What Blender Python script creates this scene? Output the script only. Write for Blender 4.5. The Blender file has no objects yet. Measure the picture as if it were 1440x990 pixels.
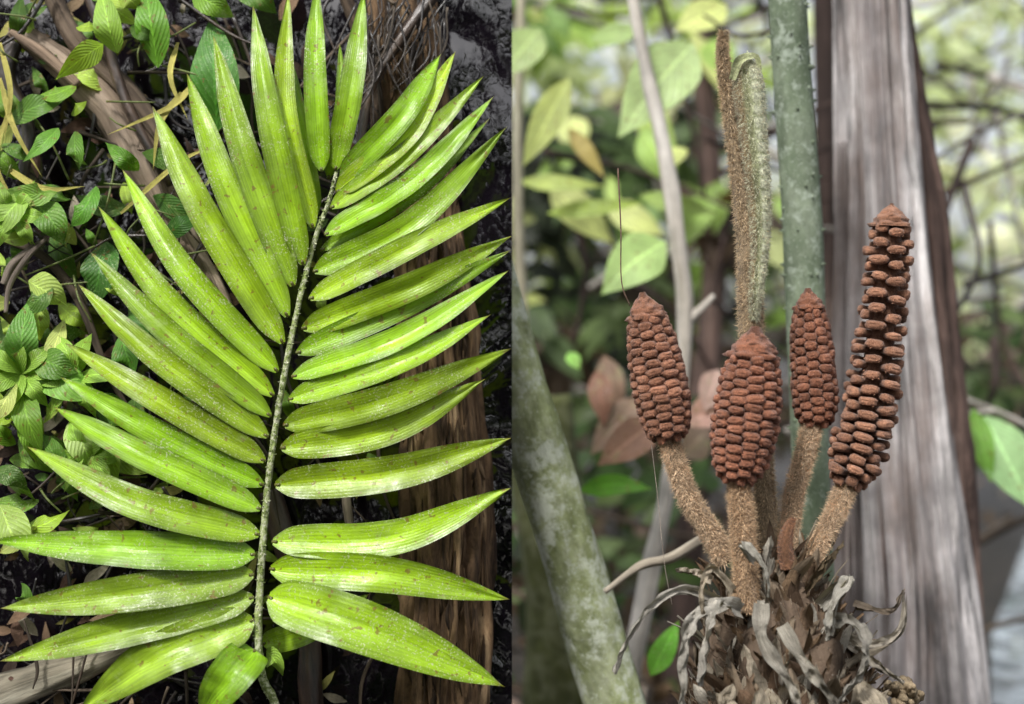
import bpy, math, random
import numpy as np
from mathutils import Vector, noise, Matrix
random.seed(7)
D=2.0; CZ=1.05
scene=bpy.context.scene
R=random.uniform
def P(px,py,y=0.0):
    s=(D+y)/D
    return Vector(((px-720)/1000*s, y, CZ+(495-py)/1000*s))
def PL(px,py,off=0.0):
    return P(px,py,off+0.12*(495-py)/1000)
def spl(pts,n):
    pts=[np.array(p,dtype=float) for p in pts]
    if len(pts)==2: return [pts[0]*(1-t)+pts[1]*t for t in np.linspace(0,1,n)]
    ext=[2*pts[0]-pts[1]]+pts+[2*pts[-1]-pts[-2]]
    out=[]
    m=len(pts)-1
    for k in range(n):
        f=k/(n-1)*m; i=min(int(f),m-1); t=f-i
        a,b,c,d=ext[i:i+4]
        out.append(0.5*((2*b)+(-a+c)*t+(2*a-5*b+4*c-d)*t*t+(-a+3*b-3*c+d)*t**3))
    return out
def V(a): return Vector((float(a[0]),float(a[1]),float(a[2])))
def vc(c,lo=.82,hi=1.18):
    k=R(lo,hi); return tuple(x*k for x in c)
class MB:
    def __init__(s): s.v=[];s.f=[];s.uv=[];s.c=[];s.m=[]
    def add(s,co,uv=(0,0),c=(1,1,1)):
        s.v.append(tuple(co)); s.uv.append(uv); s.c.append((c[0],c[1],c[2],1)); return len(s.v)-1
    def face(s,f,m=0): s.f.append(f); s.m.append(m)
    def build(s,name,mats,parent=None,smooth=True):
        me=bpy.data.meshes.new(name); me.from_pydata(s.v,[],s.f)
        for m in mats: me.materials.append(m)
        me.polygons.foreach_set('material_index',s.m)
        me.polygons.foreach_set('use_smooth',[smooth]*len(s.f))
        idx=np.zeros(len(me.loops),dtype=np.int32); me.loops.foreach_get('vertex_index',idx)
        uvl=me.uv_layers.new(name='UVMap'); uvl.data.foreach_set('uv',np.array(s.uv,dtype=np.float32)[idx].ravel())
        ca=me.color_attributes.new('Col','FLOAT_COLOR','POINT'); ca.data.foreach_set('color',np.array(s.c,dtype=np.float32).ravel())
        me.update()
        ob=bpy.data.objects.new(name,me); scene.collection.objects.link(ob)
        if parent: ob.parent=parent
        return ob
def tube(mb,path,rad,seg=12,col=(1,1,1),n=None,amp=0,fa=2.0,fl=6.0,mat=0,cap=True,groove=None):
    n=n or max(6,len(path)*5)
    pts=[V(p) for p in spl(path,n)]
    rr=[float(x[0]) for x in spl([(r,) for r in rad],n)] if len(rad)>1 else [rad[0]]*n
    sd=R(0,100); L=0; rings=[]; ravg=sum(rr)/n
    ref=Vector((0,1,0))
    for i,p in enumerate(pts):
        T=(pts[min(i+1,n-1)]-pts[max(i-1,0)]).normalized()
        if i: L+=(p-pts[i-1]).length
        a=(ref-T*ref.dot(T))
        if a.length<1e-3: a=Vector((1,0,0))-T*T.x
        a.normalize(); ref=a.copy(); b=T.cross(a)
        ring=[]
        for j in range(seg+1):
            th=2*math.pi*j/seg
            k=1.0
            if amp: k+=amp*noise.noise(Vector((math.cos(th)*fa+sd,math.sin(th)*fa,L*fl)))+amp*.5*noise.noise(Vector((math.cos(th)*fa*2.7+sd,math.sin(th)*fa*2.7,L*fl*1.7)))
            if groove:
                g=noise.noise(Vector((math.cos(th)*groove[1]+sd,math.sin(th)*groove[1],L*groove[2]))); k-=groove[0]*max(0,g-.12)*2
                g=noise.noise(Vector((math.cos(th)*groove[1]*3.1,sd+math.sin(th)*groove[1]*3.1,L*groove[2]*3))); k-=groove[0]*.35*max(0,g-.05)*2
            d=a*math.cos(th)+b*math.sin(th)
            q=p+d*rr[i]*k
            ring.append(mb.add(q,(th*ravg,L),col))
        rings.append(ring)
    for i in range(n-1):
        for j in range(seg):
            mb.face((rings[i][j],rings[i][j+1],rings[i+1][j+1],rings[i+1][j]),mat)
    if cap:
        for e,rg in ((0,rings[0]),(-1,rings[-1])):
            c=mb.add(pts[e],(0,L if e else 0),col)
            for j in range(seg): mb.face((rg[j+1],rg[j],c) if e==0 else (rg[j],rg[j+1],c),mat)
    return pts,rr
def prof(tab):
    d=spl(tab,80); return np.array([q[0] for q in d]),np.array([max(0,q[1]) for q in d])
PR={'lance':prof([(0,.2),(.03,.5),(.09,.85),(.25,1),(.5,.97),(.72,.76),(.9,.34),(1,0)]),
 'ovate':prof([(0,.05),(.08,.42),(.25,.92),(.42,1),(.62,.82),(.82,.42),(.93,.14),(1,0)]),
 'strip':prof([(0,.8),(.3,1),(.7,.75),(.9,.4),(1,0)]),
 'hang':prof([(0,.9),(.15,1),(.3,.6),(.45,.9),(.6,.45),(.8,.5),(1,0)]),
 'grass':prof([(0,.5),(.3,1),(.7,.6),(1,0)])}
def leaf(mb,path,width,nrm=(0,-1,0),pr='ovate',fold=.15,col=(1,1,1),n=14,m=4,twist=0,wav=0,mat=0,curl=0,wf=5):
    pts=[V(p) for p in spl(path,n)]
    N0=Vector(nrm); X,Y=PR[pr]; sd=R(0,100); rows=[]
    for i,p in enumerate(pts):
        t=i/(n-1)
        T=(pts[min(i+1,n-1)]-pts[max(i-1,0)]).normalized()
        S=T.cross(N0)
        if S.length<1e-4: S=Vector((1,0,0))
        S.normalize(); N=S.cross(T).normalized()
        if twist:
            q=Matrix.Rotation(twist*t,3,T); S=q@S; N=q@N
        w=width*.5*float(np.interp(t,X,Y))
        row=[]
        for j in range(m+1):
            u=j/m*2-1
            off=fold*abs(u)*w - curl*(u*u)*w
            off+=wav*width*noise.noise(Vector((u*1.3+sd,t*wf,sd)))*min(1,t*5)
            row.append(mb.add(p+S*u*w+N*off,((u+1)/2,t),col))
        rows.append(row)
    for i in range(n-1):
        for j in range(m): mb.face((rows[i][j],rows[i][j+1],rows[i+1][j+1],rows[i+1][j]),mat)
def fuzz(mb,pts,rr,count,ln,wd,col,mat=0,k0=0.0,k1=1.0):
    n=len(pts)
    for _ in range(count):
        f=R(k0,k1)*(n-1); i=min(int(f),n-2); t=f-i
        p=pts[i].lerp(pts[i+1],t); r=rr[i]*(1-t)+rr[i+1]*t
        T=(pts[i+1]-pts[i]).normalized()
        d=Vector((R(-1,1),R(-1,.6),R(-1,1))); d=d-T*d.dot(T)
        if d.length<.1: continue
        d.normalize(); b=p+d*r*.95
        tip=b+(d*R(.5,1)+T*R(-.6,.9)+Vector((R(-.5,.5),R(-.5,.5),R(-.5,.5))))*ln*R(.5,1.1)
        s=T.cross(d)*wd*.5 if random.random()<.5 else T*wd*.5
        c=vc(col,.65,1.35)
        a=mb.add(b-s,(0,0),c); e=mb.add(b+s,(0,0),c); g=mb.add(tip,(0,0),c); mb.face((a,e,g),mat)
# ---------------- materials
def newmat(name):
    m=bpy.data.materials.new(name); m.use_nodes=True; nt=m.node_tree
    for x in list(nt.nodes): nt.nodes.remove(x)
    o=nt.nodes.new('ShaderNodeOutputMaterial'); b=nt.nodes.new('ShaderNodeBsdfPrincipled')
    nt.links.new(b.outputs[0],o.inputs[0]); return m,nt,b,o
def N(nt,t,**k):
    n=nt.nodes.new(t)
    for a,b in k.items():
        if a.startswith('i_'): n.inputs[a[2:].replace('_',' ')].default_value=b
        else: setattr(n,a,b)
    return n
def tex(nt,src,scale,detail=6,rough=.6,dist=0,sc=(1,1,1)):
    mp=N(nt,'ShaderNodeMapping'); mp.inputs['Scale'].default_value=sc; nt.links.new(src,mp.inputs[0])
    t=N(nt,'ShaderNodeTexNoise',i_Scale=scale,i_Detail=detail,i_Roughness=rough,i_Distortion=dist); nt.links.new(mp.outputs[0],t.inputs['Vector']); return t.outputs[0]
def ramp(nt,src,stops):
    r=N(nt,'ShaderNodeValToRGB'); e=r.color_ramp.elements
    while len(e)<len(stops): e.new(.5)
    for x,(p,c) in zip(e,stops):
        x.position=p; x.color=(c,c,c,1) if isinstance(c,(int,float)) else (c[0],c[1],c[2],1)
    nt.links.new(src,r.inputs[0]); return r.outputs[0]
def mix(nt,a,b,f,bt='MIX'):
    m=N(nt,'ShaderNodeMix',data_type='RGBA',blend_type=bt)
    for s,v in ((6,a),(7,b),(0,f)):
        if isinstance(v,bpy.types.NodeSocket): nt.links.new(v,m.inputs[s])
        elif s==0: m.inputs[0].default_value=v
        else: m.inputs[s].default_value=(v[0],v[1],v[2],1)
    return m.outputs[2]
def math_(nt,op,a,b=0.5,c=None):
    m=N(nt,'ShaderNodeMath',operation=op)
    for i,v in enumerate((a,b) if c is None else (a,b,c)):
        if isinstance(v,bpy.types.NodeSocket): nt.links.new(v,m.inputs[i])
        else: m.inputs[i].default_value=v
    return m.outputs[0]
def bump(nt,b,h,st,dist=.002):
    x=N(nt,'ShaderNodeBump',i_Strength=st,i_Distance=dist); nt.links.new(h,x.inputs['Height']); nt.links.new(x.outputs[0],b.inputs['Normal']); return x
def leafmat(name,kind,rough=.4,trans=.25,spots=True,spec=.5):
    m,nt,b,o=newmat(name)
    at=N(nt,'ShaderNodeAttribute',attribute_name='Col').outputs['Color']
    tc=N(nt,'ShaderNodeTexCoord'); ob=tc.outputs['Object']
    sp=N(nt,'ShaderNodeSeparateXYZ'); nt.links.new(tc.outputs['UV'],sp.inputs[0]); U=sp.outputs[0]; W=sp.outputs[1]
    au=math_(nt,'ABSOLUTE',math_(nt,'SUBTRACT',U,.5))
    big=ramp(nt,tex(nt,ob,14,4),[(.3,.70),(.7,1.25)])
    c=mix(nt,at,big,1.0,'MULTIPLY')
    if kind=='zamia':
        ve=math_(nt,'SINE',math_(nt,'MULTIPLY',U,70.0))
        h=math_(nt,'MULTIPLY',ve,.18)
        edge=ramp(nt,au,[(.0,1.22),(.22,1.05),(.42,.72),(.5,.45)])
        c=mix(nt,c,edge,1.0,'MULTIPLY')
        vl=ramp(nt,ve,[(0,.97),(1,1.02)]); c=mix(nt,c,vl,1.0,'MULTIPLY')
        st=ramp(nt,tex(nt,tc.outputs['UV'],9,3,sc=(2,.4,1)),[(.35,.75),(.65,1.15)]); c=mix(nt,c,st,1.0,'MULTIPLY')
        tb=ramp(nt,W,[(.95,0),(.995,1)]); c=mix(nt,c,(.25,.16,.05),math_(nt,'MULTIPLY',tb,.7))
    elif kind=='broad':
        k=math_(nt,'SUBTRACT',math_(nt,'MULTIPLY',W,62.0),math_(nt,'MULTIPLY',au,48.0))
        ve=math_(nt,'SINE',k); vv=ramp(nt,ve,[(.0,1.0),(.8,1.0),(.97,1.35)])
        mid=ramp(nt,au,[(.0,1.6),(.02,1.4),(.04,1.0)])
        c=mix(nt,c,vv,1.0,'MULTIPLY'); c=mix(nt,c,mid,1.0,'MULTIPLY'); h=ve
    else:
        h=tex(nt,tc.outputs['UV'],14,7,.7,sc=(3,.3,1)); c=mix(nt,c,ramp(nt,h,[(.32,.28),(.5,.9),(.68,1.4)] if kind=='dry' else [(.3,.6),(.65,1.3)]),1.0,'MULTIPLY')
    if spots:
        s1=ramp(nt,tex(nt,ob,330,3,.65),[(.57,0),(.63,1)]); reg=ramp(nt,tex(nt,ob,9,4),[(.43,.05),(.60,1)])
        f=math_(nt,'MULTIPLY',s1,reg); c=mix(nt,c,(.6,.64,.42),math_(nt,'MULTIPLY',f,.7 if kind=='zamia' else .4))
        s2=ramp(nt,tex(nt,ob,95,2,.5),[(.64,0),(.70,1)]); c=mix(nt,c,(.20,.11,.03),math_(nt,'MULTIPLY',s2,.7))
        s3=ramp(nt,tex(nt,ob,37,6,.75),[(.56,0),(.72,1)]); c=mix(nt,c,(.44,.56,.22),math_(nt,'MULTIPLY',s3,.45))
    nt.links.new(c,b.inputs['Base Color'])
    rr=ramp(nt,tex(nt,ob,60,4),[(.3,rough-.1),(.7,rough+.2)]); nt.links.new(rr,b.inputs['Roughness'])
    b.inputs['Specular IOR Level'].default_value=spec
    hh=math_(nt,'ADD',math_(nt,'MULTIPLY',h,.5),tex(nt,ob,160,4))
    bump(nt,b,hh,.9 if kind=='dry' else .4,.003 if kind=='dry' else .0014)
    if trans:
        t=N(nt,'ShaderNodeBsdfTranslucent'); nt.links.new(mix(nt,c,(1.25,1.2,.5),1.0,'MULTIPLY'),t.inputs[0])
        ms=N(nt,'ShaderNodeMixShader'); ms.inputs[0].default_value=trans
        nt.links.new(b.outputs[0],ms.inputs[1]); nt.links.new(t.outputs[0],ms.inputs[2]); nt.links.new(ms.outputs[0],o.inputs[0])
    return m
def woodmat(name,cols,scale=30,stretch=.08,bs=.8,bd=.006,rough=.85,lichen=None,lf=(.55,.62),ls=25,spec=.3,crack=True,blot=(.6,1.25),stain=None,sf=(.48,.6)):
    m,nt,b,o=newmat(name)
    tc=N(nt,'ShaderNodeTexCoord'); uv=tc.outputs['UV']; ob=tc.outputs['Object']
    a=tex(nt,uv,scale,8,.65,.3,(1,stretch,1)); a2=tex(nt,uv,scale*3.5,6,.7,0,(1,stretch*.8,1))
    c=ramp(nt,a,[(.33+.34*i/(len(cols)-1),x) for i,x in enumerate(cols)])
    c=mix(nt,c,ramp(nt,a2,[(.36,.25 if crack else .8),(.5,1.0),(.68,1.25)]),1.0,'MULTIPLY')
    c=mix(nt,c,ramp(nt,tex(nt,ob,9,4),[(.3,blot[0]),(.7,blot[1])]),1.0,'MULTIPLY')
    if stain:
        l=ramp(nt,tex(nt,ob,5,6,.65,sc=(1,1,.3)),[(sf[0],0),(sf[1],1)]); c=mix(nt,c,stain,math_(nt,'MULTIPLY',l,.6))
    if lichen:
        l=ramp(nt,tex(nt,ob,ls,8,.72),[(lf[0],0),(lf[1],1)]); c=mix(nt,c,lichen,math_(nt,'MULTIPLY',l,.75))
        l=ramp(nt,tex(nt,ob,ls*5,5,.7),[(.58,0),(.66,1)]); c=mix(nt,c,tuple(x*1.15 for x in lichen),math_(nt,'MULTIPLY',l,.5))
    at=N(nt,'ShaderNodeAttribute',attribute_name='Col').outputs['Color']; c=mix(nt,c,at,1.0,'MULTIPLY')
    nt.links.new(c,b.inputs['Base Color']); b.inputs['Roughness'].default_value=rough; b.inputs['Specular IOR Level'].default_value=spec
    bump(nt,b,math_(nt,'ADD',a,math_(nt,'MULTIPLY',a2,.6)),bs,bd); return m
def fuzzmat(name,mul=1,sc=300):
    m,nt,b,o=newmat(name)
    tc=N(nt,'ShaderNodeTexCoord'); ob=tc.outputs['Object']
    at=N(nt,'ShaderNodeAttribute',attribute_name='Col').outputs['Color']
    h=tex(nt,ob,sc,5,.7)
    c=mix(nt,at,ramp(nt,h,[(.3,.5),(.7,1.45)]),1.0,'MULTIPLY')
    c=mix(nt,c,ramp(nt,tex(nt,ob,40,4),[(.3,.75),(.7,1.25)]),1.0,'MULTIPLY')
    nt.links.new(c,b.inputs['Base Color']); b.inputs['Roughness'].default_value=.95; b.inputs['Specular IOR Level'].default_value=.1
    b.inputs['Sheen Weight'].default_value=.25; b.inputs['Sheen Roughness'].default_value=.5
    bump(nt,b,h,.9,.003); return m
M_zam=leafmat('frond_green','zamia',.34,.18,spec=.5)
M_broad=leafmat('broadleaf_green','broad',.45,.25,spots=True,spec=.35)
M_bg=leafmat('foliage_green','plain',.5,.4,spots=False,spec=.35)
M_dry=leafmat('dry_sheath','dry',.8,.08,spots=False,spec=.2)
M_log=woodmat('log_bark',[(.03,.018,.012),(.12,.072,.038),(.27,.17,.09),(.50,.36,.21)],26,.14,1,.012)
M_drift=woodmat('driftwood',[(.07,.055,.045),(.2,.165,.13),(.38,.33,.28)],22,.07,.9,.006)
M_dark=woodmat('dark_root',[(.015,.012,.01),(.05,.035,.025),(.11,.08,.055)],24,.2,.8,.005,rough=.35,spec=.8)
M_rach=woodmat('rachis',[(.09,.13,.025),(.22,.28,.08),(.42,.45,.26)],90,.5,.8,.002,lichen=(.56,.56,.42),lf=(.50,.58),ls=160)
M_green=woodmat('green_trunk',[(.11,.145,.09),(.17,.21,.14),(.26,.30,.22)],14,.5,.6,.004,lichen=(.40,.45,.38),lf=(.53,.63),ls=40,crack=False)
M_moss=woodmat('mossy_trunk',[(.18,.21,.08),(.30,.34,.17),(.43,.46,.31)],18,.6,.8,.006,lichen=(.62,.66,.56),lf=(.49,.60),ls=24,crack=False,blot=(.55,1.3))
M_dead=woodmat('weathered_wood',[(.07,.06,.06),(.35,.32,.315),(.64,.61,.60),(.92,.90,.88)],7,.06,1,.04,blot=(.5,1.3),stain=(.24,.18,.155),sf=(.52,.64))
M_brown=woodmat('brown_deadwood',[(.03,.02,.018),(.13,.085,.07),(.32,.23,.19)],8,.10,1,.04)
M_pale=woodmat('pale_branch',[(.4,.36,.3),(.6,.56,.5),(.75,.72,.66)],20,.1,.4,.003,crack=False)
M_fuzz=fuzzmat('fuzzy_stalk'); M_cone=fuzzmat('cone_scale',1,420)
def watermat(name,base,bscale,bst,rough=.03,ior=1.33,spec=.8,dist=.02):
    m,nt,b,o=newmat(name); tc=N(nt,'ShaderNodeTexCoord'); ob=tc.outputs['Object']
    n1=tex(nt,ob,bscale,2,.4,.6); n2=tex(nt,ob,bscale*5,2,.5)
    c=mix(nt,base,tuple(x*.25 for x in base),ramp(nt,tex(nt,ob,7,4),[(.4,0),(.6,1)]))
    nt.links.new(c,b.inputs['Base Color']); b.inputs['Roughness'].default_value=rough; b.inputs['IOR'].default_value=ior
    b.inputs['Specular IOR Level'].default_value=spec
    bump(nt,b,math_(nt,'ADD',n1,math_(nt,'MULTIPLY',n2,.05)),bst,dist); return m
M_wat=watermat('swamp_water',(.007,.005,.008),7,.6,ior=1.55,spec=.9,dist=.02)
M_pool=watermat('pool_painted_sky',(.55,.62,.68),3,.05,spec=1)  # pale blue-white base paints the sky's reflection into the pool colour
M_mud,nt,b,o=newmat('mud'); tc=N(nt,'ShaderNodeTexCoord')
h=tex(nt,tc.outputs['Object'],6,9,.7); nt.links.new(ramp(nt,h,[(.3,(.012,.01,.008)),(.55,(.04,.03,.022)),(.7,(.10,.08,.065))]),b.inputs['Base Color'])
b.inputs['Roughness'].default_value=.5; bump(nt,b,h,1,.05)

def sheet(name,co,mat,sub=None):
    mb=MB()
    for c in co: mb.add(c)
    mb.face(tuple(range(len(co)))); return mb.build(name,[mat],smooth=False)
sheet('ground',[(-150,-100,0),(150,-100,0),(150,200,0),(-150,200,0)],M_mud)
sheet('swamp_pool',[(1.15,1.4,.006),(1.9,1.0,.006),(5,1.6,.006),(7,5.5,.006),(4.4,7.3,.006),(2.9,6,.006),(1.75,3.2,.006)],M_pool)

def trunk(name,pp,rr,y,mat,seg=28,n=60,amp=.08,fa=1.5,fl=3,col=(1,1,1),ground=True,extra=None):
    mb=MB(); s=(D+y)/D
    path=[P(a,b_,y) for a,b_ in pp]; rad=[r*s/1000 for r in rr]
    if ground:
        l=path[-1]; k=(l-path[-2]).normalized()
        if k.z<-.1:
            q=l+k*((l.z+.1)/-k.z); path.append(q); rad.append(rad[-1]*1.1)
    pts,r_=tube(mb,path,rad,seg,col,n,amp,fa,fl)
    if extra: extra(mb,pts,r_)
    return mb.build(name,[mat])
trunk('tree_trunk',[(590,0),(640,200),(690,400),(747,600),(808,800),(864,990)],[36,38,40,41,42,43],.32,M_moss,amp=.12,n=90,fl=5)
def thorns(mb,pts,rr):
    for _ in range(70):
        i=random.randrange(4,len(pts)-2); p=pts[i]; a=R(-3.3,.2)
        d=Vector((math.cos(a),math.sin(a),0)); b0=p+d*rr[i]*.95; t=b0+d*.009+Vector((0,0,R(0,.004)))
        s=Vector((-d.y,d.x,0))*.0035
        q=[mb.add(b0+s),mb.add(b0-s),mb.add(b0+Vector((0,0,.005))),mb.add(b0-Vector((0,0,.005))),mb.add(t)]
        for f in ((0,2,4),(2,1,4),(1,3,4),(3,0,4)): mb.face(tuple(q[k] for k in f))
trunk('tree_trunk',[(1103,-90),(1113,100),(1127,300),(1135,500),(1141,660),(1150,850)],[27,27,28,27,26,26],.34,M_green,amp=.06,n=80,extra=thorns,col=(.9,.92,.9))
mb=MB()
def T(pp,rr,y,seg=30,n=70,amp=.2,fa=2.5,fl=1,mat=0,col=(1,1,1),groove=None):
    k=(D+y)/D
    return tube(mb,[P(a,b_,y) for a,b_ in pp],[r*k/1000 for r in rr],seg,col,n,amp,fa,fl,mat,True,groove)
T([(1222,-120),(1228,60),(1236,250),(1246,450),(1258,650),(1272,850),(1280,1150)],[50,52,58,68,80,92,112],.7,200,220,.2,2.6,.8,groove=(.42,6,1.1))
T([(1262,-60),(1284,150),(1314,350),(1332,600),(1346,850),(1362,1150)],[10,18,24,28,30,36],.72,70,160,.35,2.4,3.5,mat=1,groove=(.5,4,3))
T([(1190,200),(1192,450),(1196,700),(1200,1100)],[10,20,30,46],.68,60,100,.25,2.2,.8,mat=0,col=(.6,.58,.57),groove=(.5,4,1))
T([(1232,330),(1238,500),(1258,750),(1268,1100)],[4,14,24,30],.635,40,100,.3,2.2,2.2,mat=1,groove=(.5,4,2),col=(1.3,1.15,1.1))
mb.build('dead_tree_trunk',[M_dead,M_brown])
trunk('pale_sapling',[(880,-60),(905,80),(932,200),(952,330),(963,440),(956,560),(940,680),(915,800),(895,900)],[7,9,11,12,11,10,11,13,14],.9,M_pale,16,60,.2,2,9)
trunk('pale_sapling',[(1004,415),(988,432),(962,455)],[3,5,7],.9,M_pale,10,16,.2,ground=False)
trunk('fallen_branch',[(850,832),(900,796),(945,784),(985,758)],[4,6,7,6],.25,M_pale,12,30,.3,fl=20,ground=False,col=(.7,.66,.6))
trunk('tree_trunk',[(752,560),(770,700),(795,850),(800,1000)],[48,50,55,60],1.2,M_moss,20,40,.15,col=(.26,.26,.17))
trunk('tree_trunk',[(985,-50),(990,120),(1000,250),(1003,400),(985,600)],[14,14,16,18,20],2.2,M_brown,14,40,.2)
trunk('tree_trunk',[(1160,-50),(1162,200),(1166,500),(1168,900)],[16,17,18,22],1.7,M_brown,14,40,.15,col=(.4,.4,.4))
trunk('tree_trunk',[(735,-50),(728,200),(735,450),(760,700)],[6,7,8,9],1.3,M_pale,12,40,.15,col=(.6,.6,.5))
mb=MB()
for _ in range(130):
    y=R(1.3,5); s=(D+y)/D
    px=R(720,1480); py=R(-50,620); a=random.choice([R(-.4,.4),R(1.1,2.0),R(-.9,.9)]); L=R(80,350)
    q=[P(px,py,y),P(px+math.cos(a)*L*.5+R(-30,30),py+math.sin(a)*L*.5+R(-30,30),y+R(-.2,.2)),P(px+math.cos(a)*L,py+math.sin(a)*L,y)]
    tube(mb,q,[R(2,7)*s/1000,R(1.5,4)*s/1000],6,(R(.2,1.0),)*3,12,.1,mat=random.choice([0,1,1]))
mb.build('background_branches',[M_pale,M_brown])
mb=MB()
for _ in range(1100):
    x=R(-1,4.2); y=R(1.2,7)
    if x>.68*(1+y/2)*.93 and y<6: continue
    z=abs(random.gauss(0,.12))+.02; a=R(0,6.28); L=R(.05,.16)
    d=Vector((math.cos(a),math.sin(a),R(-.5,.6)))*L; p=Vector((x,y,z))
    c=vc(random.choice([(.10,.06,.035),(.18,.12,.07),(.04,.03,.02),(.34,.24,.19),(.06,.075,.025),(.05,.035,.025),(.4,.34,.28)]))
    leaf(mb,[p,p+d*.5+Vector((0,0,R(0,.03))),p+d],L*R(.3,.6),(R(-.5,.5),-.6,R(.2,1)),'ovate',.2,c,6,2)
for _ in range(200):
    x=R(-.6,3.5); y=R(1.2,6); a=R(0,3.14); L=R(.2,.9)
    if x>.6*(1+y/2): continue
    z=R(0.02,.6)
    p=Vector((x,y,z)); d=Vector((math.cos(a)*L,R(-.3,.3),R(-.4,.4)*L)); k=R(.1,.9)
    tube(mb,[p,p+d*.5+Vector((R(-.05,.05),0,R(-.05,.08))),p+d],[R(.004,.014),R(.003,.01)],6,(k,k*.9,k*.8),8,.1,mat=1)
mb.build('leaf_litter',[M_dry,M_drift])
mb=MB()
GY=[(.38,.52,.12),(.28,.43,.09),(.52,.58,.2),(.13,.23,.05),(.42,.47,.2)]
GP=[(.6,.68,.4),(.42,.5,.24),(.78,.8,.6),(.24,.31,.11),(.5,.52,.3)]  # paler tints put a misty haze into the background leaf colours
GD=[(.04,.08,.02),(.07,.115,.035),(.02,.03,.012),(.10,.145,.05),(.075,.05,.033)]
def scat(x0,x1,y0,y1,d0,d1,n,s0,s1,pal,flat=.4):
    for _ in range(n):
        y=R(d0,d1); p=P(R(x0,x1),R(y0,y1),y)
        if p.z<.05: continue
        L=R(s0,s1); d=Vector((R(-1,1),R(-.6,.6),R(-1,.4))).normalized()*L
        c=vc(random.choice(pal),.7,1.2)
        leaf(mb,[p,p+d*.5+Vector((0,0,L*.1)),p+d],L*R(.3,.5),(R(-.8,.8),-1,R(0,1.4)),'ovate',.15,c,6,2)
def clus(x0,x1,y0,y1,d0,d1,k,n,r,s0,s1,pal):
    for _ in range(k):
        cx,cy,cd=R(x0,x1),R(y0,y1),R(d0,d1); q=[random.choice(pal)]
        for _ in range(n):
            scat(cx-r,cx+r,cy-r*.7,cy+r*.7,cd-.2,cd+.2,1,s0,s1,q)
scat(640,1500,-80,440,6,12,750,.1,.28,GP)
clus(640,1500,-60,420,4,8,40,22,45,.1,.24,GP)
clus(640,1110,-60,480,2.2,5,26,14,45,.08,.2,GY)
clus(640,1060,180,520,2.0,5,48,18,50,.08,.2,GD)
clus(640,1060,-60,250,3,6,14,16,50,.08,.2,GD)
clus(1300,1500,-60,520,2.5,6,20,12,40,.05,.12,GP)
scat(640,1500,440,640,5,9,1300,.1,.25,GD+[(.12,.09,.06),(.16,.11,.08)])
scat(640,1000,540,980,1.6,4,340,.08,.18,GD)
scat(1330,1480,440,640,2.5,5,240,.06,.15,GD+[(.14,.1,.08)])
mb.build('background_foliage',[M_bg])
mb=MB()
def BL(b0,t0,w,y,c,bend=(0,0),n=12):
    s=(D+y)/D; a=P(b0[0],b0[1],y); e=P(t0[0],t0[1],y-.04); m_=P((b0[0]+t0[0])/2+bend[0],(b0[1]+t0[1])/2+bend[1],y-.03)
    leaf(mb,[a,m_,e],w*s/1000,(R(-.2,.2),-1,R(.1,.5)),'ovate',.12,c,n,6,wav=.02)
BL((975,62),(868,195),92,1.0,(.36,.48,.20),(6,-14))
BL((935,340),(845,415),72,.9,(.36,.52,.18),(0,-8))
BL((800,110),(735,235),46,1.1,(.36,.42,.12))
BL((760,40),(700,110),60,1.2,(.3,.4,.15))
BL((815,690),(918,688),30,.8,(.12,.34,.03),(0,-8))
BL((915,950),(955,872),34,.5,(.18,.5,.06))
BL((1385,585),(1455,720),72,1.0,(.34,.55,.25)); BL((1368,575),(1395,680),34,1.0,(.2,.42,.06))
BL((770,300),(905,285),26,1.2,(.28,.38,.06)); BL((730,255),(850,262),26,1.3,(.34,.42,.10)); BL((900,275),(1010,300),30,1.3,(.25,.36,.08))
BL((800,180),(850,250),26,1.3,(.35,.28,.08)); BL((830,55),(910,40),34,1.2,(.3,.42,.15))
BL((1030,560),(960,600),50,.9,(.35,.2,.16)); BL((925,590),(840,655),54,.8,(.36,.2,.14)); BL((840,520),(850,600),34,1.0,(.25,.12,.08))
BL((1010,520),(990,580),40,.9,(.42,.28,.24)); BL((800,495),(815,520),20,1.0,(.25,.5,.1))
BL((900,560),(830,640),50,1.0,(.3,.2,.15)); BL((960,640),(1000,600),50,1.1,(.3,.22,.18)); BL((850,500),(870,590),40,1.2,(.2,.12,.08))
for _ in range(16):
    x=R(730,1080);yy=R(0,330); BL((x,yy),(x+R(-90,90),yy+R(20,110)),R(26,55),R(1.2,2.2),random.choice(GY))
mb.build('understory_shrub',[M_broad])
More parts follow.
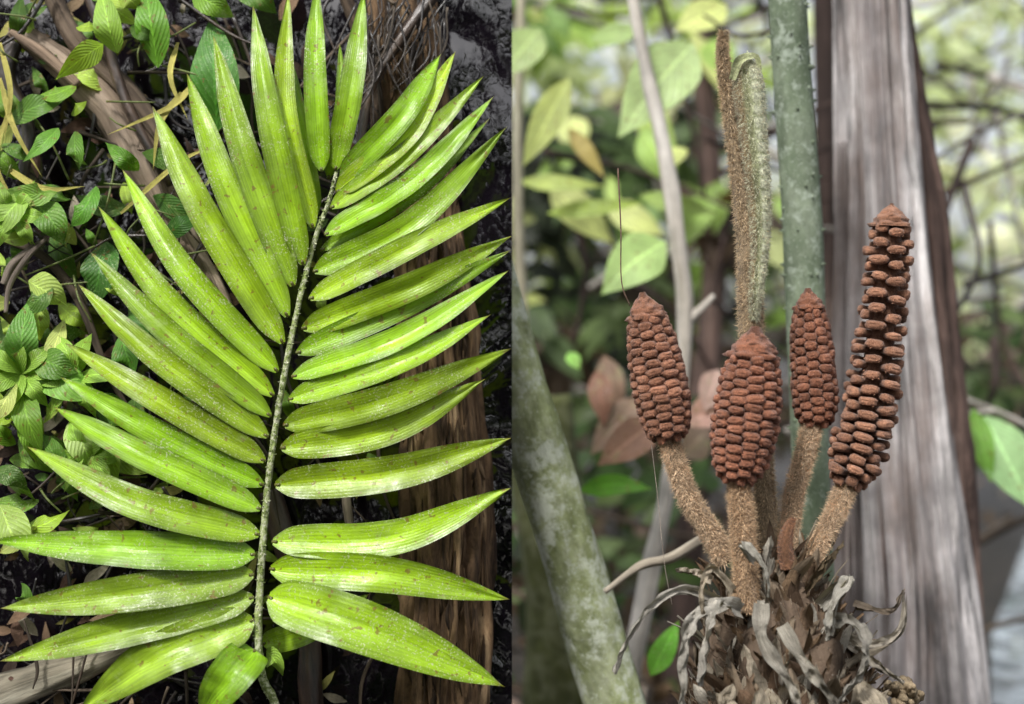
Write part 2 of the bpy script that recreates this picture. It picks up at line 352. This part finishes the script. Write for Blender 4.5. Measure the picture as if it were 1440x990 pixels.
# unseen trees added behind the camera to shape the water's reflections
mb=MB()
for _ in range(26):
    x=R(-8,-.3); y=R(-7,-5); r=R(.05,.2)
    tube(mb,[Vector((x,y,-.1)),Vector((x+R(-.3,.3),y,2)),Vector((x+R(-.6,.6),y,5.5))],[r,r*.8,r*.5],12,(.5,.5,.5),14,.1)
for _ in range(200):
    p=Vector((R(-8,1),R(-7.5,-5),R(.2,4.6))); L=R(.3,1.4); a=R(0,6.28); d=Vector((math.cos(a),R(-.3,.3),math.sin(a)))*L
    tube(mb,[p,p+d*.5+Vector((R(-.1,.1),0,R(-.1,.1))),p+d],[R(.01,.04),R(.005,.02)],6,(.4,.4,.4),8,.1)
for _ in range(190):
    c0=Vector((R(-8,1),R(-8.5,-5.2),R(0,4.6))); q=random.choice(GD)
    if c0.x>-.75 and c0.z>1.6 and random.random()<.45: continue
    if random.random()<.12: continue
    for _ in range(40):
        p=c0+Vector((random.gauss(0,.35),random.gauss(0,.3),random.gauss(0,.25))); L=R(.2,.45); d=Vector((R(-1,1),R(-1,1),R(-1,.4))).normalized()*L
        leaf(mb,[p,p+d*.5+Vector((0,0,.03)),p+d],L*.45,(R(-.8,.8),1,R(0,1.4)),'ovate',.15,q,5,2,mat=1)
mb.build('unseen_reflection_trees',[M_dark,M_bg])

# ============ cycad plant
plant=bpy.data.objects.new('cycad_plant',None); scene.collection.objects.link(plant)
STK=(.49,.36,.235)
def stalk(name,pp,rr,y0,y1,col=STK,fz=12000,ln=.008,fc=1.55):
    mb=MB(); n=len(pp)
    path=[P(a,b_,y0+(y1-y0)*i/(n-1)) for i,(a,b_) in enumerate(pp)]
    pts,r_=tube(mb,path,[r*.86/1000 for r in rr],20,tuple(c*.72 for c in col),40,.14,2,20)
    fuzz(mb,pts,r_,fz,ln,.0009,tuple(c*fc for c in col)); return mb.build(name,[M_fuzz],plant)
def cone(name,axis,prof_,rows,cols,y,hfac,core,tiplen,col,twist=.25,wfac=.95,jit=.05,gapc=.5,off=.5):
    mb=MB(); n=80
    ax=[V(q) for q in spl([P(a,b_,y) for a,b_ in axis],n)]
    dense=spl([(a,b_) for a,b_ in prof_],60); X=[q[0] for q in dense]; Y=[q[1]/1000 for q in dense]
    L=sum((ax[i+1]-ax[i]).length for i in range(n-1)); t0=tiplen/1000/L
    def fr(t):
        t=max(0,min(1,t)); f=t*(n-1); i=min(int(f),n-2); p=ax[i].lerp(ax[i+1],f-i); T_=(ax[i]-ax[i+1]).normalized()
        a=Vector((0,1,0)); a=(a-T_*a.dot(T_)).normalized(); return p,T_,a,T_.cross(a)
    rg=[]
    for i in range(30):
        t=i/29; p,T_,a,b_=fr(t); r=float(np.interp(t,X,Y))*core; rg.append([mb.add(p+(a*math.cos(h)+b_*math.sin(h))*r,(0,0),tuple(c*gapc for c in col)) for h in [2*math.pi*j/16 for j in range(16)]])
    for i in range(29):
        for j in range(16): mb.face((rg[i][j],rg[i][(j+1)%16],rg[i+1][(j+1)%16],rg[i+1][j]))
    dh=(1-t0)/rows
    sh=[(1,0),(.97,.45),(.72,.86),(.3,1.0),(-.3,1.0),(-.72,.86),(-.97,.45),(-1,0),(-.97,-.45),(-.72,-.86),(-.3,-1),(.3,-1),(.72,-.86),(.97,-.45)]
    ns=len(sh)
    for k in range(rows):
        for j in range(cols):
            t=t0+dh*(k+.5+(off if j%2 else 0)-off/2)+R(-.09,.09)*dh
            if t>1: continue
            p,T_,a,b_=fr(t); Rr=float(np.interp(t,X,Y))*R(1-jit,1+jit*.6)
            th=2*math.pi*(j+.5)/cols+twist*t+R(-.04,.04)
            d=a*math.cos(th)+b_*math.sin(th); s_=T_.cross(d)
            sk=R(-.16,.16); s2=s_*math.cos(sk)+T_*math.sin(sk); T2=T_*math.cos(sk)-s_*math.sin(sk)
            hw=math.pi*Rr/cols*wfac*R(.9,1.08); hh=dh*L*.5*hfac*R(.88,1.08)
            c0=vc(col,.78,1.22); prev=None
            jj=[R(.9,1.1) for _ in sh]; rv=R(-.2,.2)
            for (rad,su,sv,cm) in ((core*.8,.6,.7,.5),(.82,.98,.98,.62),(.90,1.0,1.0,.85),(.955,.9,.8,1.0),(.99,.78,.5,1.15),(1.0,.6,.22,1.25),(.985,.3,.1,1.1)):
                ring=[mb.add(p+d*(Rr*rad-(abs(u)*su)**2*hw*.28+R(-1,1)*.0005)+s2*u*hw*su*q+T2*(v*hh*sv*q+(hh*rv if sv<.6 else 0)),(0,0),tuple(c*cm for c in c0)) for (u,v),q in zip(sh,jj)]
                if prev:
                    for m_ in range(ns): mb.face((prev[m_],prev[(m_+1)%ns],ring[(m_+1)%ns],ring[m_]))
                prev=ring
            mb.face(tuple(prev))
            for _ in range(50):
                u=R(-1,1);v=R(-1,1); b0=p+d*(Rr*(.985-.05*abs(v))-u*u*hw*.25)+s_*u*hw*.9+T_*v*hh*.9
                e=b0+(d*R(.3,1)+Vector((R(-.8,.8),0,R(-.8,.8))))*.003; w_=s_*.0006
                cc=vc(col,1.0,2.5); mb.face((mb.add(b0-w_,(0,0),cc),mb.add(b0+w_,(0,0),cc),mb.add(e,(0,0),cc)))
    pr_=None; R0=float(np.interp(t0*1.1,X,Y))
    for i in range(18):
        f=i/17; t=t0*1.15*(1-f); p,T_,a,b_=fr(t); r=R0*(1-f**1.5)*.98+.0005
        r*=1+.06*math.sin(f*20)
        ring=[mb.add(p+(a*math.cos(h)+b_*math.sin(h))*r*(1+.15*math.cos(5*h+(i//4)*1.9))*R(.93,1.07),(0,0),vc(col,.75,1.1)) for h in [2*math.pi*j/24 for j in range(24)]]
        if pr_:
            for j in range(24): mb.face((pr_[j],pr_[(j+1)%24],ring[(j+1)%24],ring[j]))
        pr_=ring
    mb.face(tuple(pr_))
    return mb.build(name,[M_cone],plant)
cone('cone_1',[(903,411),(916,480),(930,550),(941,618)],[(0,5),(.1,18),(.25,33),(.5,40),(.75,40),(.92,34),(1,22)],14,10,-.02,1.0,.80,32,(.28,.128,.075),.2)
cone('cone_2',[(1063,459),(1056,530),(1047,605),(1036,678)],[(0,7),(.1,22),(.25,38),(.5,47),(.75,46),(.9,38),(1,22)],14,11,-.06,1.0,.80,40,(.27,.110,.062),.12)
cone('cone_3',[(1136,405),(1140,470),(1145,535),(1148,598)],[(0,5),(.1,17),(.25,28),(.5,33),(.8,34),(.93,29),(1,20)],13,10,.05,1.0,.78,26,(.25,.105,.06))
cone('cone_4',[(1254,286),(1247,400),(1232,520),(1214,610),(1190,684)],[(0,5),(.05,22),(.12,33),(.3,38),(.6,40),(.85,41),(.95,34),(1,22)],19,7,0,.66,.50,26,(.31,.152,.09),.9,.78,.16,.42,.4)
stalk('cone_stalk_1',[(939,612),(950,650),(968,700),(1000,750),(1022,790)],[14,15,15,16,17],-.02,-.02)
stalk('cone_stalk_2',[(1038,670),(1043,720),(1047,780),(1050,860)],[15,17,17,18],-.06,-.07,(.42,.29,.175))
stalk('cone_stalk_3',[(1143,592),(1132,640),(1118,690),(1110,750),(1104,800)],[15,15,14,14,15],.05,.0)
stalk('cone_stalk_4',[(1192,678),(1180,710),(1163,745),(1140,790),(1125,840)],[14,15,14,15,16],0,-.03)
stalk('emerging_leaf_stalk',[(1018,44),(1016,70),(1020,110),(1032,190),(1046,300),(1054,400),(1057,480),(1066,600),(1076,700),(1080,820)],[4,6,10,13,15,19,20,19,17,18],-.0,.02,(.39,.295,.185),26000,.0075)
stalk('bud',[(1108,800),(1104,770),(1108,745),(1116,728)],[13,12,9,3],-.05,-.05,(.26,.13,.07),2000,.003)
mb=MB()
pp=[(1049,78),(1051,112),(1059,190),(1067,270),(1069,340),(1063,410),(1060,450)]
rr=[.0015,.0215,.0195,.0165,.0130,.009,.004]
n=190; pts=[V(p) for p in spl([P(a,b_,-.006) for a,b_ in pp],n)]; r_=[max(.001,float(x[0])) for x in spl([(r,) for r in rr],n)]
rings=[]
for i,p in enumerate(pts):
    ring=[]
    for j in range(29):
        th=2*math.pi*j/28; cx,cy=math.cos(th),math.sin(th)
        k=1-.34*math.exp(-((th-4.45)/.25)**2)
        right=max(0,cx)
        k*=1+.07*right*math.sin(i*.95+cy*2.5)
        k*=1+.14*noise.noise(Vector((cx*2,cy*2,i*.10)))
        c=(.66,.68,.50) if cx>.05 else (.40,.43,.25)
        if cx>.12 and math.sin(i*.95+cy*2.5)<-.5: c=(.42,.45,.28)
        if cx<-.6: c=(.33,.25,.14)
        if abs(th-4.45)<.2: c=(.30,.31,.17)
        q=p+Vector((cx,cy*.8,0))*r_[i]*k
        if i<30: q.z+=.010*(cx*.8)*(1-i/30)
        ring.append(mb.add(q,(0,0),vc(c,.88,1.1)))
    rings.append(ring)
for i in range(n-1):
    for j in range(28): mb.face((rings[i][j],rings[i][j+1],rings[i+1][j+1],rings[i+1][j]))
leaf(mb,[P(1030,112,-.018),P(1040,86,-.024),P(1062,80,-.016),P(1071,104,-.008)],.012,(0,-1,.6),'strip',.5,(.42,.45,.24),14,4,.5,.3)
fuzz(mb,pts,r_,11000,.006,.0008,(.64,.64,.46))
fuzz(mb,pts,[r*.99 for r in r_],2500,.005,.0008,(.42,.32,.2))
mb.build('folded_young_leaf',[M_fuzz],plant)
mb=MB()
tube(mb,[Vector((.375,0,-.05)),Vector((.38,0,.3)),P(1100,990,0),P(1095,900,0),P(1088,830,0),P(1085,795,0)],[.12,.12,.110,.098,.07,.04],40,(.14,.10,.07),60,.25,3,14)
PALS=[(.50,.43,.33),(.60,.55,.46),(.26,.18,.12),(.40,.31,.22),(.17,.11,.07),(.30,.20,.12)]
for q in range(1000):
    h=R(0,1)**.75
    a=R(-math.pi-.3,.3); d=Vector((math.cos(a),math.sin(a),0))
    py=795+h*260; rad=(.035+.098*min(1,h*1.2))*R(.82,1.03); base=P(1090+10*h,py+40,0)+d*rad
    L=R(.05,.125)*(1.1-.3*h); out=R(0,.20)+(R(.2,.5) if random.random()<.07 else 0)
    up=Vector((0,0,1))
    p1=base+up*L*.5+d*L*out*.25+Vector((R(-.008,.008),0,0)); p2=base+up*L*R(.8,1)+d*L*out+Vector((R(-.018,.018),0,0))
    c=vc(random.choice(PALS),.4,1.25)
    leaf(mb,[base,p1,p2],R(.008,.034),tuple(d+Vector((R(-.4,.4),0,R(-.2,.3)))),'strip',-.3,c,10,4,R(-.7,.7),.22)
for q in range(2600):
    h=R(0,1); a=R(-math.pi-.2,.2); d=Vector((math.cos(a),math.sin(a),0)); py=790+h*240; rad=.04+.10*min(1,h*1.15)
    b0=P(1090+10*h,py+20,0)+d*rad; e=b0+Vector((R(-.6,.6),R(-.4,.1),R(-.6,1.2)))*R(.008,.035)+d*R(0,.01)
    w_=Vector((.0005,0,.0003)); c=vc(random.choice(PALS),.6,1.6); m_=(b0+e)/2+d*.004
    v=[mb.add(x,(R(0,1),R(0,1)),c) for x in (b0-w_,b0+w_,m_+w_,m_-w_,e)]
    mb.face((v[0],v[1],v[2],v[3])); mb.face((v[3],v[2],v[4]))
def hang(pp,w,ys,c=(.47,.44,.38)):
    for rep in range(3):
        o=R(-5,5) if rep else 0
        leaf(mb,[P(a+o,b_+(R(-6,6) if rep else 0),q+.004*rep) for (a,b_),q in zip(pp,ys)],w*(.75 if rep==0 else .38),(R(-.3,.5),-1,R(0,.5)),'hang',.8,vc(c,.65,1.25),34,5,R(-1.6,1.6),.55,wf=14)
hang([(1010,845),(960,828),(915,850),(880,900),(862,945)],.018,[-.06,-.12,-.14,-.13,-.12])
hang([(1015,850),(975,868),(960,915),(958,1010)],.028,[-.08,-.13,-.14,-.12])
hang([(1000,815),(975,805),(950,800)],.018,[-.05,-.06,-.08],(.36,.31,.24))
hang([(1060,790),(1045,765),(1075,800),(1080,840)],.016,[-.1,-.12,-.13,-.12],(.5,.47,.4))
hang([(1100,880),(1130,930),(1165,975),(1190,1010)],.026,[-.13,-.15,-.14,-.12],(.5,.46,.38))
hang([(1170,870),(1205,880),(1215,930),(1180,985)],.028,[-.08,-.13,-.15,-.14])
hang([(1180,890),(1225,905),(1265,885),(1272,835)],.020,[-.04,-.06,-.05,-.05],(.36,.32,.26))
hang([(1190,900),(1235,935),(1272,960)],.018,[-.05,-.06,-.05],(.36,.32,.26))
hang([(1155,850),(1190,815),(1170,860),(1165,900)],.028,[-.06,-.1,-.12,-.13],(.52,.49,.42))
hang([(1120,850),(1155,800),(1185,765)],.014,[-.05,-.07,-.07],(.2,.15,.09))
hang([(1070,850),(1072,900),(1110,960),(1130,1010)],.030,[-.12,-.14,-.15,-.15],(.54,.50,.42))
hang([(1040,860),(1010,850),(1000,880),(985,960)],.030,[-.1,-.13,-.14,-.14])
hang([(1030,830),(1000,800),(985,830),(990,880)],.016,[-.1,-.12,-.13,-.13],(.32,.27,.2))
hang([(1200,850),(1250,860),(1270,830)],.014,[.02,.0,.0],(.25,.2,.15))
for k in range(34):
    x=1265+random.gauss(0,14); yy=975+random.gauss(0,12); p=P(x,yy,R(-.04,0))
    tube(mb,[p,p+Vector((R(-.004,.004),-R(.008,.014),R(-.002,.008)))],[R(.005,.009),.003],8,vc((.36,.28,.18),.6,1.2),6,.3,3,50)
for q in range(16):
    x0=R(980,1260); p=P(x0,R(950,1000),-.1-.02*R(0,1))
    leaf(mb,[p,p+Vector((R(-.02,.02),-.01,-.03)),p+Vector((R(-.04,.04),-.01,-.07))],.028,(R(-.4,.4),-1,.4),'ovate',.5,vc((.42,.36,.27),.6,1.15),14,6,R(-1,1),.5,wf=8)
mb.build('leaf_base_sheaths',[M_dry],plant)
mb=MB()
tube(mb,[P(869,237,.02),P(873,320,.0),P(874,395,-.02),P(886,430,-.03)],[.0012,.001,.0008],5,(.14,.08,.05),24)
tube(mb,[P(916,625,-.02),P(925,700,-.03),P(934,790,-.05),P(945,850,-.05)],[.0005],5,(.3,.25,.2),24)
mb.build('dry_filament',[M_fuzz],plant)

# ================= LEFT
mb=MB(); nx,nz=60,60
for i in range(nx+1):
    for j in range(nz+1):
        mb.add(PL(-150+870*i/nx,-120+1230*j/nz,.2))
for i in range(nx):
    for j in range(nz):
        a=i*(nz+1)+j; mb.face((a,a+1,a+nz+2,a+nz+1))
mb.build('water',[M_wat])
mb=MB()
c8=[PL(-150,-120,.206),PL(720,-120,.206),PL(720,1110,.206),PL(-150,1110,.206)]
c8=[mb.add(c) for c in c8]+[mb.add(c+Vector((0,.05,0))) for c in c8]
for f in ((0,1,2,3),(7,6,5,4),(0,4,5,1),(1,5,6,2),(2,6,7,3),(3,7,4,0)): mb.face(tuple(c8[k] for k in f))
mb.build('mud_bank',[M_mud],smooth=False)
mb=MB()
tube(mb,[PL(562,-90,.2),PL(574,80,.2),PL(592,280,.2),PL(616,500,.2),PL(630,700,.2),PL(628,900,.2),PL(622,1080,.2)],[.054,.056,.058,.064,.070,.072,.072],110,(1,1,1),260,.16,2.6,5,groove=(.35,5,6))
for _ in range(200):
    py=R(-20,1000); cx=np.interp(py,[0,280,500,700,1000],[568,592,616,630,625]); x=cx+R(-54,54); L=R(20,120)
    o_=.2-math.sqrt(max(.0001,.062**2-((x-cx)/1000)**2))-.002
    g_=R(.4,1.5)
    tube(mb,[PL(x,py,o_),PL(x+R(-5,5),py+L/2,o_-.003),PL(x+R(-8,8),py+L,o_+.004)],[.001,R(.001,.004),.001],6,(g_,g_,g_),10,.4)
mb.build('fallen_log',[M_log])
mb=MB()
def LT(pp,rr,off,mat=0,col=(1,1,1),amp=.2,seg=14,n=40,fl=12): return tube(mb,[PL(a,b_,off) for a,b_ in pp],[r/1000 for r in rr],seg,col,n,amp,2.2,fl,mat)
LT([(20,40),(95,95),(170,170),(230,290),(290,400),(330,500)],[14,24,30,26,22,14],.13,0,amp=.35,seg=40,n=90,col=(1.3,1.2,1.1))
LT([(60,-30),(110,60),(190,140),(250,230)],[12,16,14,8],.12,0,(.8,.72,.65),amp=.3,seg=24)
LT([(15,45),(60,75),(110,120)],[5,9,8],.09,0,(1.8,1.6,1.4),amp=.4)
LT([(120,-20),(150,60),(180,150),(240,260)],[9,9,8,6],.1,1,(1.5,1.3,1.2))
LT([(-20,985),(60,955),(130,930),(190,905),(240,880)],[30,26,20,14,8],.16,0,(1.3,1.4,1.3),.3,30,60)
LT([(20,60),(10,110),(40,180),(30,260)],[12,13,10,8],.12,1)
LT([(0,335),(60,360),(110,420),(150,520),(200,610)],[6,7,7,5,4],.1,0,(.6,.55,.5))
LT([(5,400),(20,370),(60,340)],[5,6,5],.06,0,(1.5,1.5,1.5))
LT([(8,440),(14,400),(40,360),(66,335)],[3,4,4,3],.05,0,(1.5,1.5,1.5))
LT([(380,690),(400,760),(430,860),(440,1000)],[16,20,18,16],.16,1,(1.3,1,1),.3,20)
LT([(490,660),(487,700),(492,740)],[6,7,6],.12,0,(1.8,1.8,1.7))
LT([(620,-20),(560,60),(520,130),(500,260)],[10,9,7,5],.1,1,(1.3,1.1,.9))
LT([(480,-20),(520,90),(530,200),(520,330)],[10,12,10,8],.14,0,(.5,.42,.35))
for _ in range(60):
    x=R(500,630);yy=R(-20,60);L=R(60,150)
    LT([(x,yy),(x+R(-30,20),yy+L/2),(x+R(-60,15),yy+L)],[R(1,2.5),R(.8,2),.6],R(.08,.12),random.choice([0,1,1]),(R(.4,1.2),)*3,.1,6,12)
for _ in range(170):
    x=R(-20,330) if random.random()<.8 else R(300,560);yy=R(-20,1000);L=R(40,200);a=R(0,3.14)
    k=R(.2,1.5)
    LT([(x,yy),(x+math.cos(a)*L*.5+R(-20,20),yy+math.sin(a)*L*.5+R(-20,20)),(x+math.cos(a)*L,yy+math.sin(a)*L)],[R(1,4),R(1,3),R(.6,1.5)],R(.08,.205),random.choice([0,0,1,1]),(k,k*.93,k*.85),.15,7,14)
mb.build('dead_branches',[M_drift,M_dark])
mb=MB()
for _ in range(220):
    x=random.triangular(-20,560,20);yy=R(-20,1000); L=R(12,55); a=R(0,6.28); o_=R(.14,.2)
    c=vc(random.choice([(.10,.06,.04),(.2,.13,.08),(.06,.04,.03),(.28,.2,.12),(.35,.33,.1),(.14,.08,.06),(.45,.4,.3)]))
    leaf(mb,[PL(x,yy,o_),PL(x+math.cos(a)*L/2,yy+math.sin(a)*L/2,o_-.01),PL(x+math.cos(a)*L,yy+math.sin(a)*L,o_)],L*R(.25,.5)/1000,(R(-.5,.5),-1,R(-.4,.6)),'ovate',.2,c,7,2)
for (a,b_,c_,w) in (((270,120),(240,150),(150,190),10),((0,110),(20,180),(60,250),9),((10,160),(-5,230),(30,300),8),((255,130),(225,175),(215,240),10),((0,230),(60,265),(120,262),10),((170,300),(250,230),(300,205),8),((0,60),(15,130),(5,200),9),((250,60),(240,110),(265,170),9)):
    leaf(mb,[PL(*a,.08),PL(*b_,.06),PL(*c_,.07)],w/1000,(0,-1,.2),'grass',.3,(.55,.5,.14),16,3)
mb.build('leaf_litter',[M_dry])
mb=MB()
YG=[(.30,.46,.04),(.38,.54,.08),(.17,.33,.03),(.10,.22,.025),(.48,.56,.15),(.07,.15,.02)]
def UL(b0,t0,w,off=.07,c=None,bend=None,tilt=None):
    c=vc(c or random.choice(YG),.8,1.15)
    L=math.hypot(t0[0]-b0[0],t0[1]-b0[1]); bx,by=bend or (R(-.08,.08)*L,R(-.08,.08)*L)
    m_=((b0[0]+t0[0])/2+bx,(b0[1]+t0[1])/2+by)
    leaf(mb,[PL(*b0,off+.01),PL(*m_,off-.02),PL(*t0,off+R(-.005,.02))],w/1000,tilt or (R(-.5,.5),-1,R(-.3,.7)),'ovate',R(-.1,.25),c,14,6,R(-.3,.3),.05)
for q in [((305,185),(300,18),76,.09,(.06,.19,.02)),((222,95),(205,-25),52,.07,(.14,.33,.03)),((165,75),(142,-20),46,.07,(.26,.44,.06)),
 ((145,62),(78,112),38,.05,(.36,.56,.05)),((195,240),(148,200),28,.06,(.1,.25,.02)),((82,180),(32,228),30,.05,(.14,.32,.04)),((135,262),(98,320),38,.05,(.08,.22,.02)),
 ((105,185),(112,240),32,.06,None),((80,270),(5,268),34,.05,(.2,.38,.05)),((35,270),(-20,330),50,.05,(.28,.45,.08)),((50,285),(90,345),46,.05,None),
 ((30,515),(42,420),46,.04,(.13,.30,.05)),((150,340),(130,430),60,.08,(.05,.15,.02)),((40,395),(95,430),50,.05,(.4,.54,.12)),((70,400),(30,440),40,.05,None),
 ((50,500),(110,525),46,.04,None),((60,520),(145,560),60,.05,(.2,.4,.06)),((30,545),(60,640),40,.04,None),((20,540),(-10,590),40,.04,None),((100,590),(130,660),46,.05,(.4,.55,.16)),
 ((135,600),(160,700),60,.06,(.34,.5,.10)),((0,710),(40,790),56,.05,(.36,.52,.10)),((-10,660),(40,690),30,.05,None),((215,500),(180,420),50,.1,(.08,.2,.03)),((230,330),(285,300),30,.08,(.05,.15,.02)),
 ((215,275),(300,320),34,.09,(.06,.16,.02)),((200,215),(270,240),30,.08,None),((90,660),(60,610),36,.05,None),((130,560),(190,600),44,.08,None),((375,915),(398,950),30,.03,(.3,.5,.06)),((170,470),(190,540),48,.08,(.1,.26,.03)),
 ((90,450),(60,560),28,.06,None),((150,640),(230,660),36,.09,None),((40,860),(30,820),30,.08,None),((165,-15),(200,15),34,.07,None),((270,-10),(330,25),40,.1,None),((330,-20),(390,20),40,.12,None)]:
    UL(*q)
for _ in range(85):
    x=random.triangular(-20,230,0); yy=R(200,770) if random.random()<.85 else R(-10,200); L=R(28,85); a=R(0,6.28)
    UL((x,yy),(x+math.cos(a)*L,yy+math.sin(a)*L),L*R(.36,.6),R(.07,.15))
for _ in range(30):
    x=R(200,520); yy=R(100,900); L=R(20,50); a=R(0,6.28)
    UL((x,yy),(x+math.cos(a)*L,yy+math.sin(a)*L),L*R(.3,.5),R(.14,.18),tuple(c*.6 for c in random.choice(YG)))
for (cx,cy,r,n) in ((30,525,62,7),(105,530,66,6),(20,300,55,6),(120,640,60,6)):
    for k in range(n):
        a=6.28*k/n+R(-.2,.2); UL((cx,cy),(cx+math.cos(a)*r,cy+math.sin(a)*r),r*.42,.05,(.27,.46,.06))
for _ in range(40):
    x=R(-10,230);yy=R(20,760);a=R(0,6.28);L=R(30,120)
    tube(mb,[PL(x,yy,.09),PL(x+math.cos(a)*L/2+R(-10,10),yy+math.sin(a)*L/2,.07),PL(x+math.cos(a)*L,yy+math.sin(a)*L,.08)],[.0018,.0012],6,(.16,.2,.06),14)
mb.build('undergrowth_plants',[M_broad])
frond=bpy.data.objects.new('cycad_frond',None); scene.collection.objects.link(frond)
mb=MB()
rp=[(474,240),(462,285),(445,330),(424,410),(407,490),(392,570),(382,640),(376,690),(370,760),(366,820),(363,890),(368,950),(385,985),(400,1040)]
pts,r_=tube(mb,[PL(a,b_,.0) for a,b_ in rp],[.0026,.0033,.0037,.004,.0042,.0044,.0046,.0046,.005,.005,.0055,.006,.006,.006],12,(1,1,1),120,.25,2,60)
for _ in range(260):
    i=random.randrange(2,112); d=Vector((R(-1,1),-R(.1,1),R(-.3,.3))).normalized(); b0=pts[i]+d*r_[i]*.8; 
    tube(mb,[b0,b0+d*R(.002,.004)],[R(.0008,.002),.0004],5,(R(.6,1.8),)*3,3,0)
mb.build('rachis',[M_rach],frond)
mb=MB()
LF=[((472,238),(492,120),(512,-12),32),((452,240),(444,110),(446,-25),31),((462,250),(480,160),(478,60),20),((440,320),(402,150),(405,-12),31),((426,372),(378,170),(356,8),36),((446,300),(420,170),(402,60),24),
((412,402),(345,215),(300,50),36),((404,445),(318,260),(262,100),37),((398,482),(288,300),(215,150),37),((390,522),(262,378),(172,238),32),((384,556),(240,420),(138,290),35),
((380,585),(238,462),(128,355),33),((376,614),(222,510),(110,400),33),((372,648),(215,560),(92,483),36),((370,682),(205,602),(85,530),33),((366,716),(195,645),(75,572),36),((364,752),(190,706),(38,628),39),
((358,780),(180,770),(-14,760),46),((356,808),(180,834),(0,856),44),((356,840),(180,890),(0,930),42),((356,872),(225,925),(112,1000),58),((358,915),(325,950),(280,1010),52),
((480,250),(560,165),(620,76),32),((474,270),(570,190),(641,72),34),((466,292),(575,215),(681,106),31),((458,330),(585,250),(695,135),32),((452,352),(590,270),(690,165),24),((442,382),(580,310),(713,178),33),((436,420),(580,345),(718,278),33),
((426,462),(575,400),(719,332),36),((418,496),(570,432),(718,352),34),((412,530),(570,470),(716,380),34),((407,562),(560,512),(690,443),34),((400,598),(560,560),(719,490),38),((396,630),(550,602),(682,533),40),
((388,682),(560,664),(719,616),42),((384,762),(560,758),(719,686),46),((381,800),(540,808),(717,843),47),((378,840),(530,890),(710,966),62),((370,905),(440,885),(520,835),34)]
for k,(a,b_,c_,w) in enumerate(LF):
    last=k==len(LF)-1
    back=(w<26) or last
    o0=-.004 if not back else .02
    if last: o0=.07
    up=R(.015,.04)
    tp=R(-.015,.02)
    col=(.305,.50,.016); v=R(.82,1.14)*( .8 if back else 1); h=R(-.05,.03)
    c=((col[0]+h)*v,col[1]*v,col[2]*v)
    if k in (18,19,20): c=(.28*v,.44*v,.025)
    if k>=36: c=((col[0]+.02)*v,(col[1]+.04)*v,col[2])
    Tt=Vector((c_[0]-a[0],0,-(c_[1]-a[1]))).normalized(); Sd=Tt.cross(Vector((0,-1,0)))
    nn=Vector((0,-1,.25))+Sd*R(-.3,.3)
    a1=(a[0]*.97+b_[0]*.03,a[1]*.97+b_[1]*.03)
    b2=(b_[0]+R(-5,5),b_[1]+R(-5,5))
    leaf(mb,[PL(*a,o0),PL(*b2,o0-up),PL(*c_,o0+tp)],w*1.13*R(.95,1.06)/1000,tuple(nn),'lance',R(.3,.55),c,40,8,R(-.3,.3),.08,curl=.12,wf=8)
    tube(mb,[PL(*a,o0+.002),PL(*a1,o0-.003)],[.0035,.002],6,(.3,.3,.06),4)
mb.build('leaflets',[M_zam],frond)

# ---------- world, sun, camera
w=bpy.data.worlds.new('World'); scene.world=w; w.use_nodes=True; nt=w.node_tree
sk=nt.nodes.new('ShaderNodeTexSky'); sk.sky_type='NISHITA'; sk.sun_disc=False
to=Vector((-.34,-.64,.82)).normalized()
sk.sun_elevation=math.asin(to.z); sk.sun_rotation=math.atan2(to.x,to.y); sk.dust_density=4; sk.air_density=1; sk.ozone_density=1
hs=nt.nodes.new('ShaderNodeHueSaturation'); hs.inputs['Saturation'].default_value=.28; hs.inputs['Value'].default_value=1.35
bg=nt.nodes['Background']; bg.inputs[1].default_value=.15
nt.links.new(sk.outputs[0],hs.inputs['Color']); nt.links.new(hs.outputs[0],bg.inputs[0])
l=bpy.data.lights.new('sun','SUN'); l.energy=3.1; l.angle=math.radians(7); l.color=(1,.98,.95)
lo=bpy.data.objects.new('sun',l); scene.collection.objects.link(lo); lo.rotation_euler=(-to).to_track_quat('-Z','Y').to_euler()
cam=bpy.data.cameras.new('camera'); cam.lens=50; cam.sensor_width=36; cam.clip_end=500; cam.clip_start=.05
cam.dof.use_dof=True; cam.dof.focus_distance=D; cam.dof.aperture_fstop=1.7
co=bpy.data.objects.new('camera',cam); scene.collection.objects.link(co); co.location=(0,-D,CZ); co.rotation_euler=(math.radians(90),0,0)
scene.camera=co
scene.view_settings.view_transform='Standard'; scene.view_settings.look='None'; scene.view_settings.exposure=0
